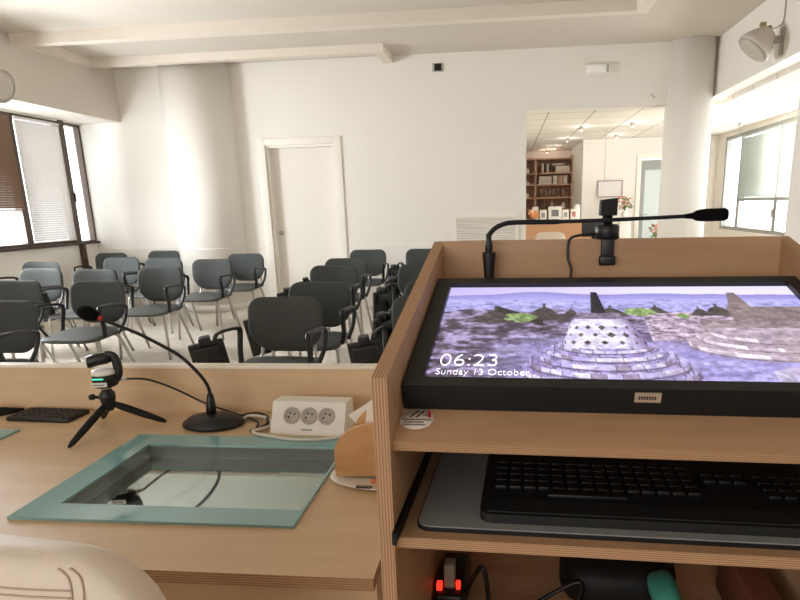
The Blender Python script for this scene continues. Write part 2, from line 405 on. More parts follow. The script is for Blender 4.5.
def put(proto, bxx, by, label, group, rz=0, tab=None):
    o = proto if proto.name not in used else copy_tree(proto)
    used.add(proto.name); o.location = (bxx, by-.235, 0); o.rotation_euler = (0, 0, rz)
    tag(o, label, 'chair', group)
    if tab:
        for c in o.children:
            if c.name.startswith('writing_tablet'): c.rotation_euler = (math.radians(tab[0]), math.radians(tab[1]), math.radians(tab[2]))
    return o
GR, GL = 'chairs of the right-hand block', 'chairs of the left-hand block'
put(protoT, -1.35, 3.52, 'charcoal armchair nearest above the desk ledge, folded black tablet on its left', GR)
put(protoT, -1.36, 4.26, 'charcoal armchair directly behind the one nearest the desk ledge', GR)
put(protoT, -1.61, 5.52, 'charcoal chair third back in the line before the white door', GR)
put(protoT, -1.70, 6.30, 'charcoal chair fourth back in the line, right beside the white door', GR)
put(protoT, -1.75, 7.55, 'charcoal chair against the back wall just right of the white door', GR)
put(protoT, -.455, 3.54, 'charcoal chair nearest the lectern side, mostly hidden, black tablet box beside it', GR, 0, (8, -8, 10))
put(protoT, -.50, 4.26, 'charcoal chair sliver second back behind the lectern edge', GR, 0, (6, -4, 65))
put(protoT, -.77, 5.52, 'charcoal chair third back, half hidden by the lectern edge', GR, 0, (6, -4, 60))
put(protoT, -.82, 6.30, 'charcoal chair fourth back whose rounded top peeks out beside the lectern', GR, 0, (6, -4, 60))
put(protoT, -1.03, 7.55, 'charcoal chair against the back wall left of the slatted vent', GR, 0, (6, -4, 50))
put(protoN, -3.16, 3.45, 'charcoal chair cut off by the left photo edge, nearest of its block', GL)
put(protoN, -3.25, 4.48, 'charcoal chair behind the red-ringed microphone head', GL)
put(protoN, -3.37, 5.58, 'charcoal chair with seat and legs visible, midway along the aisle line', GL)
put(protoN, -3.26, 6.43, 'charcoal chair in front of the round column, last but one to the door', GL)
put(protoN, -3.21, 7.2, 'charcoal chair right of the round column, closest to the door frame on its left', GL)
put(protoN, -4.04, 4.58, 'charcoal chair at left behind the chair cut off by the photo edge', GL)
put(protoT, -3.97, 5.47, 'charcoal chair peeking over the one behind the red-ringed microphone', GL)
put(protoN, -4.01, 6.74, 'grey chair whose back shows just above the midway aisle chair', GL)
put(protoN, -4.66, 5.62, 'pale-lit grey chair under the window with blinds', GL)
put(protoN, -5.33, 6.45, 'bluish-lit chair directly below the window sill', GL)
put(protoN, -4.66, 6.92, 'bluish-white lit chair back left of the round column', GL)
put(protoN, -5.33, 7.72, 'grey chair in the back left corner against the wall', GL)
put(protoN, -4.74, 8.0, 'dark chair partly hidden behind the round column', GL)

# ------------------------------------------------------------------ wall fittings
o = empty('wall_vent', (-.275, YB, .75), label='cream slatted ventilation grille low on the back wall', cat='vent')
m = MB(); m.box(-.43, .43, -.02, 0, 0, .03).box(-.43, .43, -.02, 0, .43, .46).box(-.43, -.39, -.02, 0, .03, .43).box(.39, .43, -.02, 0, .03, .43); m.build('vent_frame', TRIM, o)
m = MB()
for i in range(13): m.box(-.39, .39, -.004, .004, -.015, .015, rot=Matrix.Translation((0, -.01, .05+i*.0305)) @ Matrix.Rotation(-.7, 4, 'X'))
m.build('vent_slats', TRIM, o)
bx('vent_backing', mat('vent_dark', (120, 110, 98), .8), -.39, .39, -.002, 0, .03, .43, 0, o)
o = empty('wall_sensor', (-.865, YB, 3.035), label='small black square sensor in a grey plate high on the back wall', cat='sensor')
bx('plate', GREYP, -.07, .07, -.012, 0, -.05, .05, .003, o); bx('lens', BLKM, -.045, .045, -.018, -.012, -.042, .042, .003, o)
o = empty('emergency_light', (1.1, YB, 2.925), label='white rectangular emergency light above the wide opening', cat='light')
bx('housing', WHITEP, -.15, .15, -.05, 0, -.06, .06, .012, o); bx('diffuser', mat('diffuser', (244, 242, 236), .4), -.13, .11, -.056, -.05, -.045, .045, .004, o)
bx('indicator', GREYP, .115, .14, -.055, -.05, -.045, .045, .002, o)
o = MB().tube([(0, 0, 0), (0, -.03, -.005), (.03, -.035, -.05), (.05, -.03, -.04)], .006, 6).build('wall_hook', STEEL, None, (1.77, YB, 2.62)); tag(o, 'tiny metal hook on the header above the opening', 'hook')
# wall speakers
def speaker(loc, rz, tilt, label):
    s = empty('wall_speaker', loc, rz, label, 'speaker')
    m = MB(); T = Matrix.Rotation(tilt, 4, 'X')
    m.lathe([(.04, .10), (.07, .095), (.125, .01), (.155, -.06), (.165, -.09), (.155, -.105)], T @ Matrix.Rotation(PI/2, 4, 'X') @ Matrix.Diagonal((1, 1, -1, 1)), 28)
    m.build('cabinet', mat('speaker_shell', (198, 190, 178), .5), s)
    m = MB(); m.lathe([(.153, -.1055), (.1, -.112), (0, -.115)], T @ Matrix.Rotation(PI/2, 4, 'X') @ Matrix.Diagonal((1, 1, -1, 1)), 28); m.build('grille', mat('speaker_grille', (188, 180, 168), .7, bump=.5, bscale=900), s)
    m = MB(); m.box(-.035, .035, .175, .19, -.13, .10, .004).box(-.02, .02, .06, .175, -.03, .03, .006); m.build('wall_bracket', GREYP, s)
    m = MB(); m.tube(spline([(0, .184, .36), (.004, .18, .16), (.0, .14, .11), (.0, .08, .09)], 5), .006, 6); m.build('speaker_cable', GREYP, s)
    m = MB(); m.box(-.02, .02, -.02, .03, .10, .15, .006).box(-.02, .02, .04, .08, .05, .12, .006); m.build('mounting_knob', mat('brass_knob', (150, 130, 96), .5), s)
    return s
speaker((XR-.19, 6.25, 2.74), math.radians(-90), math.radians(48), 'round grey loudspeaker bracketed to the right wall above the opening')
speaker((-5.2+.19, 5.85, 2.60), math.radians(90), math.radians(15), 'grey loudspeaker cut off by the left photo edge above the blinds')

# ------------------------------------------------------------------ back area furniture
BOOKW = mat('bookcase_wood', (206, 170, 144), .6, noise=.08, nscale=12)
bc = empty('bookcase', (.75, 14.05, 0), label='tall brown open bookcase in the recess beyond the wide opening', cat='bookcase')
m = MB(); m.box(-.72, -.68, 0, .5, 0, 2.36).box(.68, .72, 0, .5, 0, 2.36).box(-.13, -.09, 0, .5, 0, 2.3); m.build('upright', BOOKW, bc)
bx('back_panel', BOOKW, -.68, .68, .47, .5, .05, 2.3, 0, bc)
for z in (.05, .6, 1.18, 1.44, 1.72, 1.97, 2.28):
    bx('shelf', BOOKW, -.68, .68, .0, .47, z, z+.03, 0, bc)
def item(name, label, cat, parts, loc, group=None):
    o = empty(name, loc, label=label, cat=cat, group=group)
    for pn, mb, mm in parts: mb.build(pn, mm, o)
    return o
PAPER = mat('paper_white', (226, 216, 204), .8); TAN = mat('tan_card', (196, 168, 142), .8); DKB = mat('dark_binder', (66, 60, 58), .6)
for i in range(4):
    b = MB().box(-.02, .02, -.1, .1, 0, .2-.01*i).build('binder', DKB if i % 2 else PAPER, None, (.80+i*.055, 14.2, 2.0)); tag(b, 'slim binder standing on the top shelf of the brown bookcase', 'binder', 'binders on the bookcase top shelf')
tag(MB().box(-.16, .16, -.14, .14, 0, .14, .01).build('storage_box', PAPER, None, (1.24, 14.25, 2.0)), 'pale box on the top bookcase shelf', 'box')
m = MB(); m.lathe([(.035, -.14), (.035, .14)], Matrix.Translation((1.16, 14.25, 2.178)) @ Matrix.Rotation(PI/2, 4, 'Y'), 20); tag(m.build('paper_roll', PAPER), 'rolled paper lying on the pale box on the top shelf', 'paper roll')
tag(MB().box(-.14, .14, -.14, .14, 0, .17, .008).build('storage_box', PAPER, None, (.86, 14.25, 1.75)), 'white file box on the left of the second bookcase shelf', 'box')
for i in range(3):
    tag(MB().box(-.045, .045, -.12, .12, 0, .18).build('file_holder', TAN if i == 1 else PAPER, None, (1.08+i*.11, 14.22, 1.75)), 'upright file holder on the second bookcase shelf', 'file holder', 'file holders on the second bookcase shelf')
for i in range(6):
    m = MB(); m.lathe([(.028, 0), (.006, .01), (.006, .07), (.034, .12), (.03, .17)], None, 14)
    tag(m.build('drinking_glass', mat('shelf_glass', (206, 188, 170), .15, trans=.5), None, (.76+i*.1, 14.2, 1.47)), 'stemmed glass in the row on the third bookcase shelf', 'glass', 'glasses on the third bookcase shelf')
for i in range(2):
    m = MB(); m.lathe([(.05, 0), (.055, .05), (.02, .15), (.015, .19)], None, 16)
    tag(m.build('decanter', mat('decanter_glass', (190, 168, 148), .2, trans=.4), None, (.84+i*.18, 14.2, 1.21)), 'glass decanter on the lowest visible bookcase shelf', 'decanter', 'decanters on the bookcase')
for i, (z, h) in enumerate(((2.0, .1), (1.75, .07), (1.47, .08))):
    tag(MB().box(-.12, .12, -.14, .14, 0, h, .006).build('paper_stack', PAPER, None, (.38, 14.24, z)), ('top', 'second', 'third')[i]+'-shelf stack of papers in the left bay of the bookcase', 'paper stack')
m = MB(); m.lathe([(.04, 0), (.05, .03), (.045, .09), (.02, .12), (.02, .14)], None, 18); tag(m.build('white_jar', WHITEP, None, (1.27, 14.14, 1.21)), 'small white jar at the right end of the bookcase shelf', 'jar')
m = MB(); m.lathe([(.055, 0), (.055, .2), (.05, .22), (.035, .24), (.04, .25)], None, 20); tag(m.build('white_canister', WHITEP, None, (1.2, 10.78, 1.06)), 'tall white canister standing at the right end of the counter', 'canister')
# reception counter
COUNT = mat('counter_wood', (206, 158, 118), .5, noise=.1, nscale=8)
ct = empty('reception_counter', (.72, 10.8, 0), label='wooden counter with a white top beyond the wide opening', cat='counter')
bx('counter_top', WHITEP, -.70, .75, -.3, .35, 1.02, 1.06, .004, ct); bx('front_panel', COUNT, -.68, .72, -.26, -.23, .02, 1.02, 0, ct)
bx('side_panel', COUNT, .69, .72, -.23, .3, .02, 1.02, 0, ct); bx('side_panel', COUNT, -.68, -.65, -.23, .3, .02, 1.02, 0, ct)
for i, (x, hh) in enumerate(((.62, .16), (.82, .22), (1.0, .16), (1.14, .17))):
    wv = .055 if i != 1 else .11
    o = empty('framed_card', (x, 10.62+.02*i, 1.06), label=('narrow white framed card first from the left on the counter', 'largest white framed card on the counter', 'white framed card just right of the largest one on the counter', 'framed card with a reddish picture, rightmost on the counter')[i], cat='picture frame')
    bx('frame', WHITEP, -wv, wv, 0, .015, 0, hh, .003, o)
    bx('picture', mat('card_print_%d' % i, ((150, 140, 132), (120, 118, 120), (160, 158, 150), (196, 130, 118))[i], .6), -wv*.55, wv*.55, -.002, 0, hh*.25, hh*.75, 0, o)
m = MB()
for i in range(9):
    a = random.uniform(0, 6.28); rr = random.uniform(.0, .09)
    m.lathe([(0, 0), (.03, .012), (.038, .04), (.03, .065), (0, .08)], Matrix.Translation((rr*math.cos(a)*1.2, rr*math.sin(a)*.6, .012*i)), 12)
tag(m.build('orange_ornament', mat('orange_ornament', (226, 158, 106), .5, noise=.3, nscale=30), None, (.48, 10.72, 1.06)), 'orange decorative ornament at the left end of the counter', 'ornament')
o = bx('white_card', WHITEP, -.05, .05, 0, .02, 0, .22, .002, loc=(.50, 10.9, 1.06)); tag(o, 'white card standing behind the orange ornament', 'card')
# cream chair and monitor behind the lectern
o = empty('cream_chair', (.63, 8.95, 0), label='cream padded chair before the wooden counter', cat='chair')
MB().pad(.22, .48, .07, .1, .05, Matrix.Translation((0, .0, .45)), .03, 12, 12, .4).build('backrest', CREAM, o)
MB().pad(.22, .44, .08, .08, .05, Matrix.Translation((0, .46, .43)) @ Matrix.Rotation(PI/2, 4, 'X'), 0, 12, 12, .4).build('seat', CREAM, o)
for sx in (-.18, .18):
    for sy in (.06, .40): MB().tube([(sx, sy, .4), (sx*1.1, sy, 0)], .013).build('leg', STEEL, o)
o = empty('desk_monitor', (1.40, 10.0, 0), label='black monitor seen from behind between the counter and the camera clamp', cat='monitor')
bx('screen_back', mat('monitor_back', (40, 42, 44), .5), -.2, .2, -.02, .03, .80, 1.08, .012, o); bx('stand', BLKP, -.04, .04, 0, .04, .74, .82, .004, o); bx('base', BLKP, -.12, .12, -.06, .12, .73, .742, .004, o)
o = empty('side_desk', (1.55, 10.05, 0), label='low wooden desk carrying the black monitor', cat='desk')
bx('desk_top', COUNT, -.48, .55, -.3, .35, .70, .73, .003, o)
for sx in (-.46, .53):
    bx('side_panel', COUNT, sx-.015, sx+.015, -.28, .33, 0, .70, 0, o)
bx('front_panel', COUNT, -.44, .5, .25, .27, .2, .7, 0, o)
o = empty('picture_frame', (1.99, 12.3, 1.42), label='thin framed picture on the far white wall above the monitor', cat='picture')
m = MB(); m.box(-.24, .24, -.025, 0, 0, .02).box(-.24, .24, -.025, 0, .30, .32).box(-.24, -.22, -.025, 0, .02, .30).box(.22, .24, -.025, 0, .02, .30); m.build('frame', mat('lilac_frame', (168, 150, 150), .5), o)
bx('print', mat('pale_print', (226, 220, 216), .6, noise=.08, nscale=14), -.22, .22, -.012, -.004, .02, .30, 0, o)
LEAF = mat('leaf_green', (112, 130, 78), .6, noise=.3, nscale=20); PETAL = mat('petal_pink', (226, 150, 132), .6, noise=.25, nscale=20)
def bouquet(loc, label, vz):
    o = empty('flower_vase', loc, label=label, cat='flowers')
    MB().lathe([(.05, 0), (.07, .06), (.05, vz-.03), (.06, vz)], None, 18).build('vase', WHITEP, o)
    m = MB(); f = MB()
    for i in range(46):
        a = random.uniform(0, 6.28); r = random.uniform(.0, .15); z = vz+random.uniform(.0, .22)
        p = Vector((r*math.cos(a), r*math.sin(a), z)); q = p+Vector((random.uniform(-.05, .05), random.uniform(-.05, .05), .05))
        m.tube([p, (p+q)/2+Vector((0, 0, .01)), q], [.004, .018, .002], 5, ell=(1, .25))
    for i in range(18):
        a = random.uniform(0, 6.28); r = random.uniform(.03, .15)
        f.lathe([(0, 0), (.02, .006), (.026, .02), (.016, .034), (0, .036)], Matrix.Translation((r*math.cos(a), r*math.sin(a), vz+random.uniform(.06, .24))), 8)
    m.tube([(0, 0, .03), (0, 0, vz+.08)], .012, 6)
    tag(m.build('leaves', LEAF, o), kind='stuff'); tag(f.build('petals', PETAL, o), kind='stuff'); return o
pd = empty('flower_stand', (2.2, 11.8, 0), label='white pedestal carrying pink flowers right of the framed picture', cat='stand')
bx('stand_top', WHITEP, -.14, .14, -.14, .14, 1.02, 1.05, .004, pd); bx('stand_column', WHITEP, -.1, .1, -.1, .1, 0, 1.02, .004, pd)
bouquet((2.2, 11.8, 1.05), 'pink flowers with green leaves beside the camera on the lectern', .12)
pd = empty('flower_stand', (2.76, 11.7, 0), label='low white stand under the flowers before the glass door', cat='stand')
bx('stand_top', WHITEP, -.15, .15, -.15, .15, .50, .53, .004, pd); bx('stand_column', WHITEP, -.1, .1, -.1, .1, 0, .50, .004, pd)
bouquet((2.76, 11.7, .53), 'pink flowers in front of the glass door, lower of the two bouquets', .12)
# ceiling spots of the back area
for i, (x, y, wire) in enumerate(((1.17, 10.2, 0), (1.12, 11.9, 0), (1.0, 13.3, 0), (.9, 14.2, 0), (1.9, 9.9, 0), (1.95, 11.6, 0), (3.65, 10.4, 1))):
    s = empty('ceiling_spot', (x, y, 2.5), label='small round ceiling spot fitting on the tiled ceiling' if not wire else 'small ceiling fitting with a hanging cord by the right window', cat='ceiling lamp', group=None if wire else 'spots of the tiled ceiling')
    MB().lathe([(.035, 0), (.04, -.02), (.022, -.07), (0, -.07)], None, 16).build('spot_head', GREYP, s)
    if not wire:
        pl = bpy.data.lights.new('spot_light', 'POINT'); pl.energy = 1.5; pl.color = (1.0, .93, .84); pl.shadow_soft_size = .03
        po = bpy.data.objects.new('spot_light', pl); COL.objects.link(po); po.parent = s; po.location = (0, 0, -.12)
    if wire: MB().tube([(0, 0, -.06), (0, .005, -.45)], .003, 5).build('cord', GREYP, s)
tag(MB().tube([(1.62, 10.6, 2.5), (1.62, 10.6, 1.66)], .004, 5).build('hanging_cord', GREYP), 'thin cord hanging from the tiled ceiling above the framed picture', 'cord')

# ------------------------------------------------------------------ speaker's desk
CAPM = mat('pale_edge', (232, 222, 206), .45)
dk = empty('speaker_desk', (0, 0, 0), label='long plywood desk with a raised front ledge', cat='desk')
HX0, HX1, HY0, HY1 = -.939, -.413, 1.072, 1.394
m = MB()
for (a, b, c, e) in ((-2.6, -.22, .862, HY0), (-2.6, -.22, HY1, 1.665), (-2.6, HX0, HY0, HY1), (HX1, -.22, HY0, HY1)):
    m.prism([(a, c), (b, c), (b, e), (a, e)], 'z', .716, .74, 0, 1)
m.build('desk_top', [PLY, PEZ], dk)
bx('ledge_panel', PLY, -2.6, -.22, 1.665, 1.690, .1, .878, 0, dk)
bx('ledge_cap', CAPM, -2.6, -.22, 1.661, 1.696, .878, .888, .002, dk)
bx('side_panel', PLY, -.242, -.224, .90, 1.66, 0, .716, 0, dk); bx('side_panel', PLY, -2.58, -2.56, .90, 1.66, 0, .716, 0, dk)
bx('front_apron', PLY, -2.55, -.245, .92, .938, .36, .716, 0, dk)
# glass plates let into the desk
TEAL = mat('teal_glass', (136, 178, 180), .06, spec=.6)
def mirror_dark():
    m = bpy.data.materials.new('dark_screen'); m.use_nodes = True; nt = m.node_tree; b = nt.nodes['Principled BSDF']
    b.inputs['Base Color'].default_value = (.60, .57, .54, 1); b.inputs['Metallic'].default_value = 1; b.inputs['Roughness'].default_value = .03
    return m
DSC = mirror_dark()
CLEARG = thin_glass('clear_teal_glass', (.90, .94, .94, 1), .03)
def glass_plate(x0, x1, y0, y1, label, recess=False):
    g = empty('glass_plate', ((x0+x1)/2, (y0+y1)/2, .74), label=label, cat='glass plate')
    hx, hy = (x1-x0)/2, (y1-y0)/2
    ix0, ix1, iy0, iy1 = -hx+.07, hx-.005, -hy+.062, hy-.068
    m = MB(); m.box(-hx, ix0, -hy, hy, 0, .006).box(ix1, hx, -hy, hy, 0, .006).box(ix0, ix1, -hy, iy0, 0, .006).box(ix0, ix1, iy1, hy, 0, .006)
    m.build('glass_border', TEAL, g)
    bx('clear_glass', CLEARG, ix0, ix1, iy0, iy1, .001, .0055, 0, g)
    if recess:
        bx('sunk_screen', DSC, ix0+.001, ix1-.001, iy0+.001, iy1-.001, -.036, -.030, 0, g)
        m = MB(); m.box(ix0+.001, ix0+.003, iy0+.001, iy1-.001, -.030, -.001).box(ix1-.003, ix1-.001, iy0+.001, iy1-.001, -.030, -.001).box(ix0+.003, ix1-.003, iy0+.001, iy0+.003, -.030, -.001).box(ix0+.003, ix1-.003, iy1-.003, iy1-.001, -.030, -.001)
        m.build('screen_surround', mat('surround_grey', (128, 134, 128), .4), g)
    return g
glass_plate(-1.009, -.408, 1.01, 1.462, 'teal-edged glass plate with a dark reflecting centre on the desk', True)
glass_plate(-1.99, -1.385, 1.045, 1.487, 'corner of a second teal glass plate at the left photo edge')
# conference microphone on the desk
mc = empty('gooseneck_microphone', (-.838, 1.553, .74), label='black gooseneck microphone with red ring on an oval desk base', cat='microphone')
MB().lathe([(.070, 0), (.082, .006), (.080, .014), (.062, .027), (.03, .034), (0, .036)], None, 36, sx=1.08, sy=.78).build('base', BLKP, mc)
bx('base_label', WHITEP, .018, .04, -.028, -.012, .0335, .0352, 0, mc, rot=(0, .15, .2))
pts = spline([(-.010, .012, .034), (-.008, .014, .075), (-.014, .016, .115), (-.042, .016, .158), (-.088, .015, .204), (-.142, .012, .238), (-.197, .010, .268), (-.252, .006, .292), (-.296, .004, .312)], 6)
MB().tube(pts, [.0048]*len(pts), 10).build('neck', BLKM, mc)
MB().tube([(-.010, .012, .030), (-.009, .013, .055), (-.008, .014, .082), (-.010, .015, .092)], [.0145, .0135, .010, .007], 14).build('neck_boot', BLKP, mc)
MB().tube([(-.293, .004, .3105), (-.303, .003, .3155)], [.0068, .0075], 14).build('red_ring', mat('red_ring', (170, 30, 48), .5), mc)
h = Vector((-.333, 0, .329)); dv = (Vector((-.303, .003, .3155))-h).normalized()
MB().tube([h-dv*.026, h-dv*.023, h-dv*.012, h, h+dv*.016, h+dv*.030], [.004, .012, .019, .021, .0175, .0095], 20).build('foam_head', FOAM, mc)
# cables
def cable(name, label, pts, r, m, cat='cable'):
    return tag(MB().tube(spline(pts, 8), r, 7).build(name, m), label, cat)
cable('microphone_cable', 'black cable running from the small camera to the microphone base', [(-1.075, 1.54, .882), (-1.05, 1.60, .862), (-.985, 1.625, .826), (-.90, 1.640, .775), (-.80, 1.61, .757), (-.72, 1.575, .746), (-.70, 1.53, .745)], .0032, BLKP)
tag(MB().tube([(-1.118, 1.516, .8856), (-1.10, 1.52, .8845), (-1.075, 1.54, .882)], [.004, .0075, .004], 10).build('cable_plug', WHITEP), 'white plug collar on the cable leaving the small camera', 'plug')
cable('black_cable', 'thick black cable looping behind the microphone base', [(-.79, 1.60, .748), (-.745, 1.62, .752), (-.70, 1.60, .752), (-.675, 1.545, .748), (-.70, 1.49, .747)], .006, BLKP)
cable('white_cable', 'white cable curling from the microphone to the socket box', [(-.77, 1.575, .748), (-.745, 1.60, .754), (-.69, 1.585, .752), (-.66, 1.53, .750), (-.69, 1.478, .752), (-.62, 1.450, .750), (-.55, 1.432, .750), (-.47, 1.442, .750), (-.425, 1.475, .750), (-.41, 1.51, .748)], .0045, mat('cable_white', (214, 206, 196), .45))
# socket box
sb = empty('socket_box', (-.543, 1.49, .74), math.radians(-2.5), 'white angled socket box with three round power outlets', 'power strip')
MB().prism([(0, 0), (.10, 0), (.10, .078), (.040, .082)], 'x', -.105, .105).build('housing', WHITEP, sb)
sl = math.atan2(.040, .082)
FM = Matrix.Translation((0, 0, 0)) @ Matrix.Rotation(-sl, 4, 'X') @ Matrix.Rotation(PI/2, 4, 'X')   # local x right, y up the slope, z out of the face
for i in range(3):
    cx = (-.047+.05*i)
    T = FM @ Matrix.Translation((cx, .052, 0))
    m = MB(); m.lathe([(.0235, 0), (.0235, .003), (.021, .004), (.0185, .0035), (.0175, .001), (0, .001)], T, 32); so = m.build('power_outlet', mat('outlet_grey', (178, 170, 160), .5), sb)
    m = MB()
    for (px, py) in ((-.0095, 0), (.0095, 0), (0, .008)): m.lathe([(.0026, .0012), (.0026, .0018), (0, .0018)], T @ Matrix.Rotation(.5, 4, 'Z') @ Matrix.Translation((px, py, 0)), 12)
    m.build('contact_hole', BLKM, so)
m = MB()
for i in range(8): m.box(-.016+i*.004, -.0135+i*.004, .012, .0155, .0002, .0008, rot=FM)
m.build('printed_mark', DKB, sb)
# card holder, cards, tray, clip
ch = empty('card_holder', (-.29, 1.22, .752), label='wooden half-round holder beside the lectern', cat='card holder')
arc = [(-.094, 0), (-.094, .052)]+[(-.094+.094*(1-math.cos(a)), .052+.072*math.sin(a)) for a in [PI/2*k/10 for k in range(1, 11)]]+[(.045, .124), (.045, 0)]
HW = ply_face('beech', (206, 162, 114), (190, 144, 98), (3, 8, 8))
MB().prism(arc, 'y', 0, .012).build('front_plate', HW, ch)
MB().prism([(x+.036, z+.034 if z > 0 else z) for x, z in arc], 'y', .05, .062).build('rear_plate', HW, ch)
bx('holder_base', HW, -.08, .05, .012, .05, 0, .012, 0, ch)
o = MB().box(-.045, .05, -.001, .001, 0, .135, rot=Matrix.Translation((-.285, 1.25, .766)) @ Matrix.Rotation(-.1, 4, 'X') @ Matrix.Rotation(.12, 4, 'Y')).build('white_card', PAPER); tag(o, 'white card stuck between the wooden holder plates', 'card')
o = MB().prism([(-.368, .868), (-.24, .95), (-.24, .76), (-.30, .742), (-.338, .83)], 'y', 1.30, 1.3015).build('white_leaflet', WHITEP); tag(o, 'white leaflet slanting behind the wooden holder', 'leaflet')
m = MB(); m.lathe([(.085, 0), (.105, .003), (.122, .010), (.120, .0115), (.10, .006), (0, .005)], None, 40, sx=1, sy=.62); tag(m.build('white_dish', WHITEP, None, (-.278, 1.235, .74)), 'shallow white dish under the wooden holder', 'dish')
m = MB(); m.tube(spline([(-.018, -.004, 0), (.012, -.004, 0), (.016, 0, 0), (.012, .004, 0), (-.014, .004, 0), (-.018, .001, 0), (-.012, -.002, 0), (.008, -.002, 0)], 4), .0011, 6); tag(m.build('paper_clip', BLKP, None, (-.305, 1.165, .7535)), 'dark paper clip lying on the white dish', 'paper clip')
tag(MB().box(-.03, .03, -.004, .004, 0, .008, .002).build('orange_eraser', mat('orange_rubber', (220, 122, 66), .5), None, (-.266, 1.185, .7535)), 'small orange stick on the white dish', 'stationery')
# mini tripod with camera
tp = empty('mini_tripod', (-1.112, 1.50, .74), label='black mini tripod standing on the desk', cat='tripod')
for f in ((-.03, -.137), (.125, .062), (-.088, .085)):
    a = Vector((f[0]*.1, f[1]*.1, .078)); b = Vector((f[0], f[1], .006)); md = a.lerp(b, .6)
    MB().tube([a, a.lerp(b, .15), md, a.lerp(b, .9), b], [.008, .0105, .010, .0075, .004], 12).build('leg', BLKM, tp)
MB().lathe([(0, .060), (.012, .062), (.017, .075), (.019, .09), (.021, .10), (.020, .112), (.013, .120), (.012, .126)], None, 22).build('ball_head', BLKP, tp)
MB().lathe([(.013, .124), (.0145, .127), (.0145, .1325), (.0, .133)], None, 20).build('mount_plate', STEEL, tp)
MB().tube([(-.016, 0, .098), (-.038, -.002, .100), (-.040, -.002, .100), (-.050, -.002, .1005)], [.004, .004, .0085, .0085], 12).build('lock_knob', BLKP, tp)
cm = empty('gimbal_camera', (-1.110, 1.50, .871), math.radians(8), 'small black gimbal camera with green light on the mini tripod', 'camera')
MB().lathe([(.022, 0), (.031, .004), (.033, .02), (.033, .034), (.031, .037)], None, 30).build('body', BLKP, cm)
MB().lathe([(.0305, .037), (.032, .039), (.031, .047), (.026, .051), (0, .052)], None, 30).build('white_collar', WHITEP, cm)
m = MB(); m.box(-.018, .012, -.0345, -.032, .028, .0315, .001); m.build('status_light', mat('green_led', (60, 190, 150), .4, emit=(60, 220, 170), estr=1.2), cm)
bx('body_label', mat('label_white', (220, 216, 208), .5), -.020, .020, -.0345, -.0325, .008, .020, 0, cm)
m = MB()
for i in range(6): m.box(-.016+i*.005, -.0125+i*.005, -.0350, -.0345, .012, .0155)
m.build('label_print', DKB, cm)
MB().tube(spline([(.026, .006, .02), (.036, .004, .04), (.035, .004, .070), (.027, .002, .087), (.012, 0, .090)], 5), .0115, 12, ell=(.8, 1.15)).build('gimbal_arm', BLKP, cm)
MB().tube([(-.032, -.014, .074), (-.030, -.0135, .074), (-.012, -.006, .079), (.012, 0, .082), (.024, 0, .083)], [.0155, .017, .017, .016, .011], 22).build('camera_head', BLKP, cm)
MB().tube([(-.0335, -.0146, .0738), (-.0320, -.0140, .074)], [.012, .013], 20).build('lens', mat('lens_glass', (20, 22, 28), .05), cm)
# remote controls on the desk
rc = empty('remote_control', (-1.385, 1.60, .74), math.radians(-3), 'black remote with rows of buttons left of the mini tripod', 'remote control')
bx('body', BLKP, -.108, .10, -.045, .048, 0, .014, .005, rc)
for r in range(4):
    for c in range(10): MB().box(-.098+c*.0195, -.084+c*.0195, -.032+r*.02, -.020+r*.02, .0138, .0165, .001).build('button', mat('button_dark', (44, 44, 46), .5), rc)
tag(MB().tube([(-1.66, 1.55, .752), (-1.60, 1.58, .754), (-1.55, 1.615, .752), (-1.51, 1.65, .746)], [.018, .018, .014, .005], 12).build('black_pointer', BLKM), 'black tapered device at the left photo edge beside the remote', 'pointer')

# ------------------------------------------------------------------ lectern
RZ = math.radians(-2.1); LO = (-.104, .721, 0)
lc = empty('lectern', LO, RZ, 'plywood lectern box holding the large monitor and keyboard tray', 'lectern')
SL = .249
def side(x0, x1):
    y0, y1 = -.088, .40; z0 = 1.154
    poly = [(y0, 0), (y1, 0), (y1, z0+SL*(y1-y0)), (y0, z0)]
    return MB().prism(poly, 'x', x0, x1, 0, 1).build('side_panel', [PLYD, PEX], lc)
side(-.044, -.026); side(.553, .571)
bx('back_panel', PLYD, -.026, .553, .382, .40, 0, 1.276, 0, lc)
TI = math.radians(15.5)
def tilted(off):  # frame of the tilted board: x right, y up the slope, z normal
    return Matrix.Translation((0, 0, 1.124)) @ Matrix.Rotation(TI, 4, 'X') @ Matrix.Translation((0, 0, off))
def set_m(o, mt): o.matrix_local = mt; return o
b = MB(); b.prism([(-.026, -.088), (.553, -.088), (.553, .375), (-.026, .375)], 'z', -.0405, -.028, 0, 1); set_m(b.build('monitor_shelf', [PLYD, PEZ], lc), tilted(0))
kt = MB(); kt.prism([(-.026, -.078), (.553, -.078), (.553, .34), (-.026, .34)], 'z', .937, .951, 0, 1); kt = kt.build('keyboard_tray', [PLYD, PEZ], lc)
for s, x in ((0, -.026), (1, .541)): bx('tray_rail', BLKM, x, x+.005, -.10 if not s else -.07, .33, .953, .968, 0, kt)
bx('lower_shelf', PLYD, -.026, .553, .0, .382, .640, .655, 0, lc)
bx('foot_board', PLYD, -.026, .553, .05, .382, .05, .07, 0, lc)
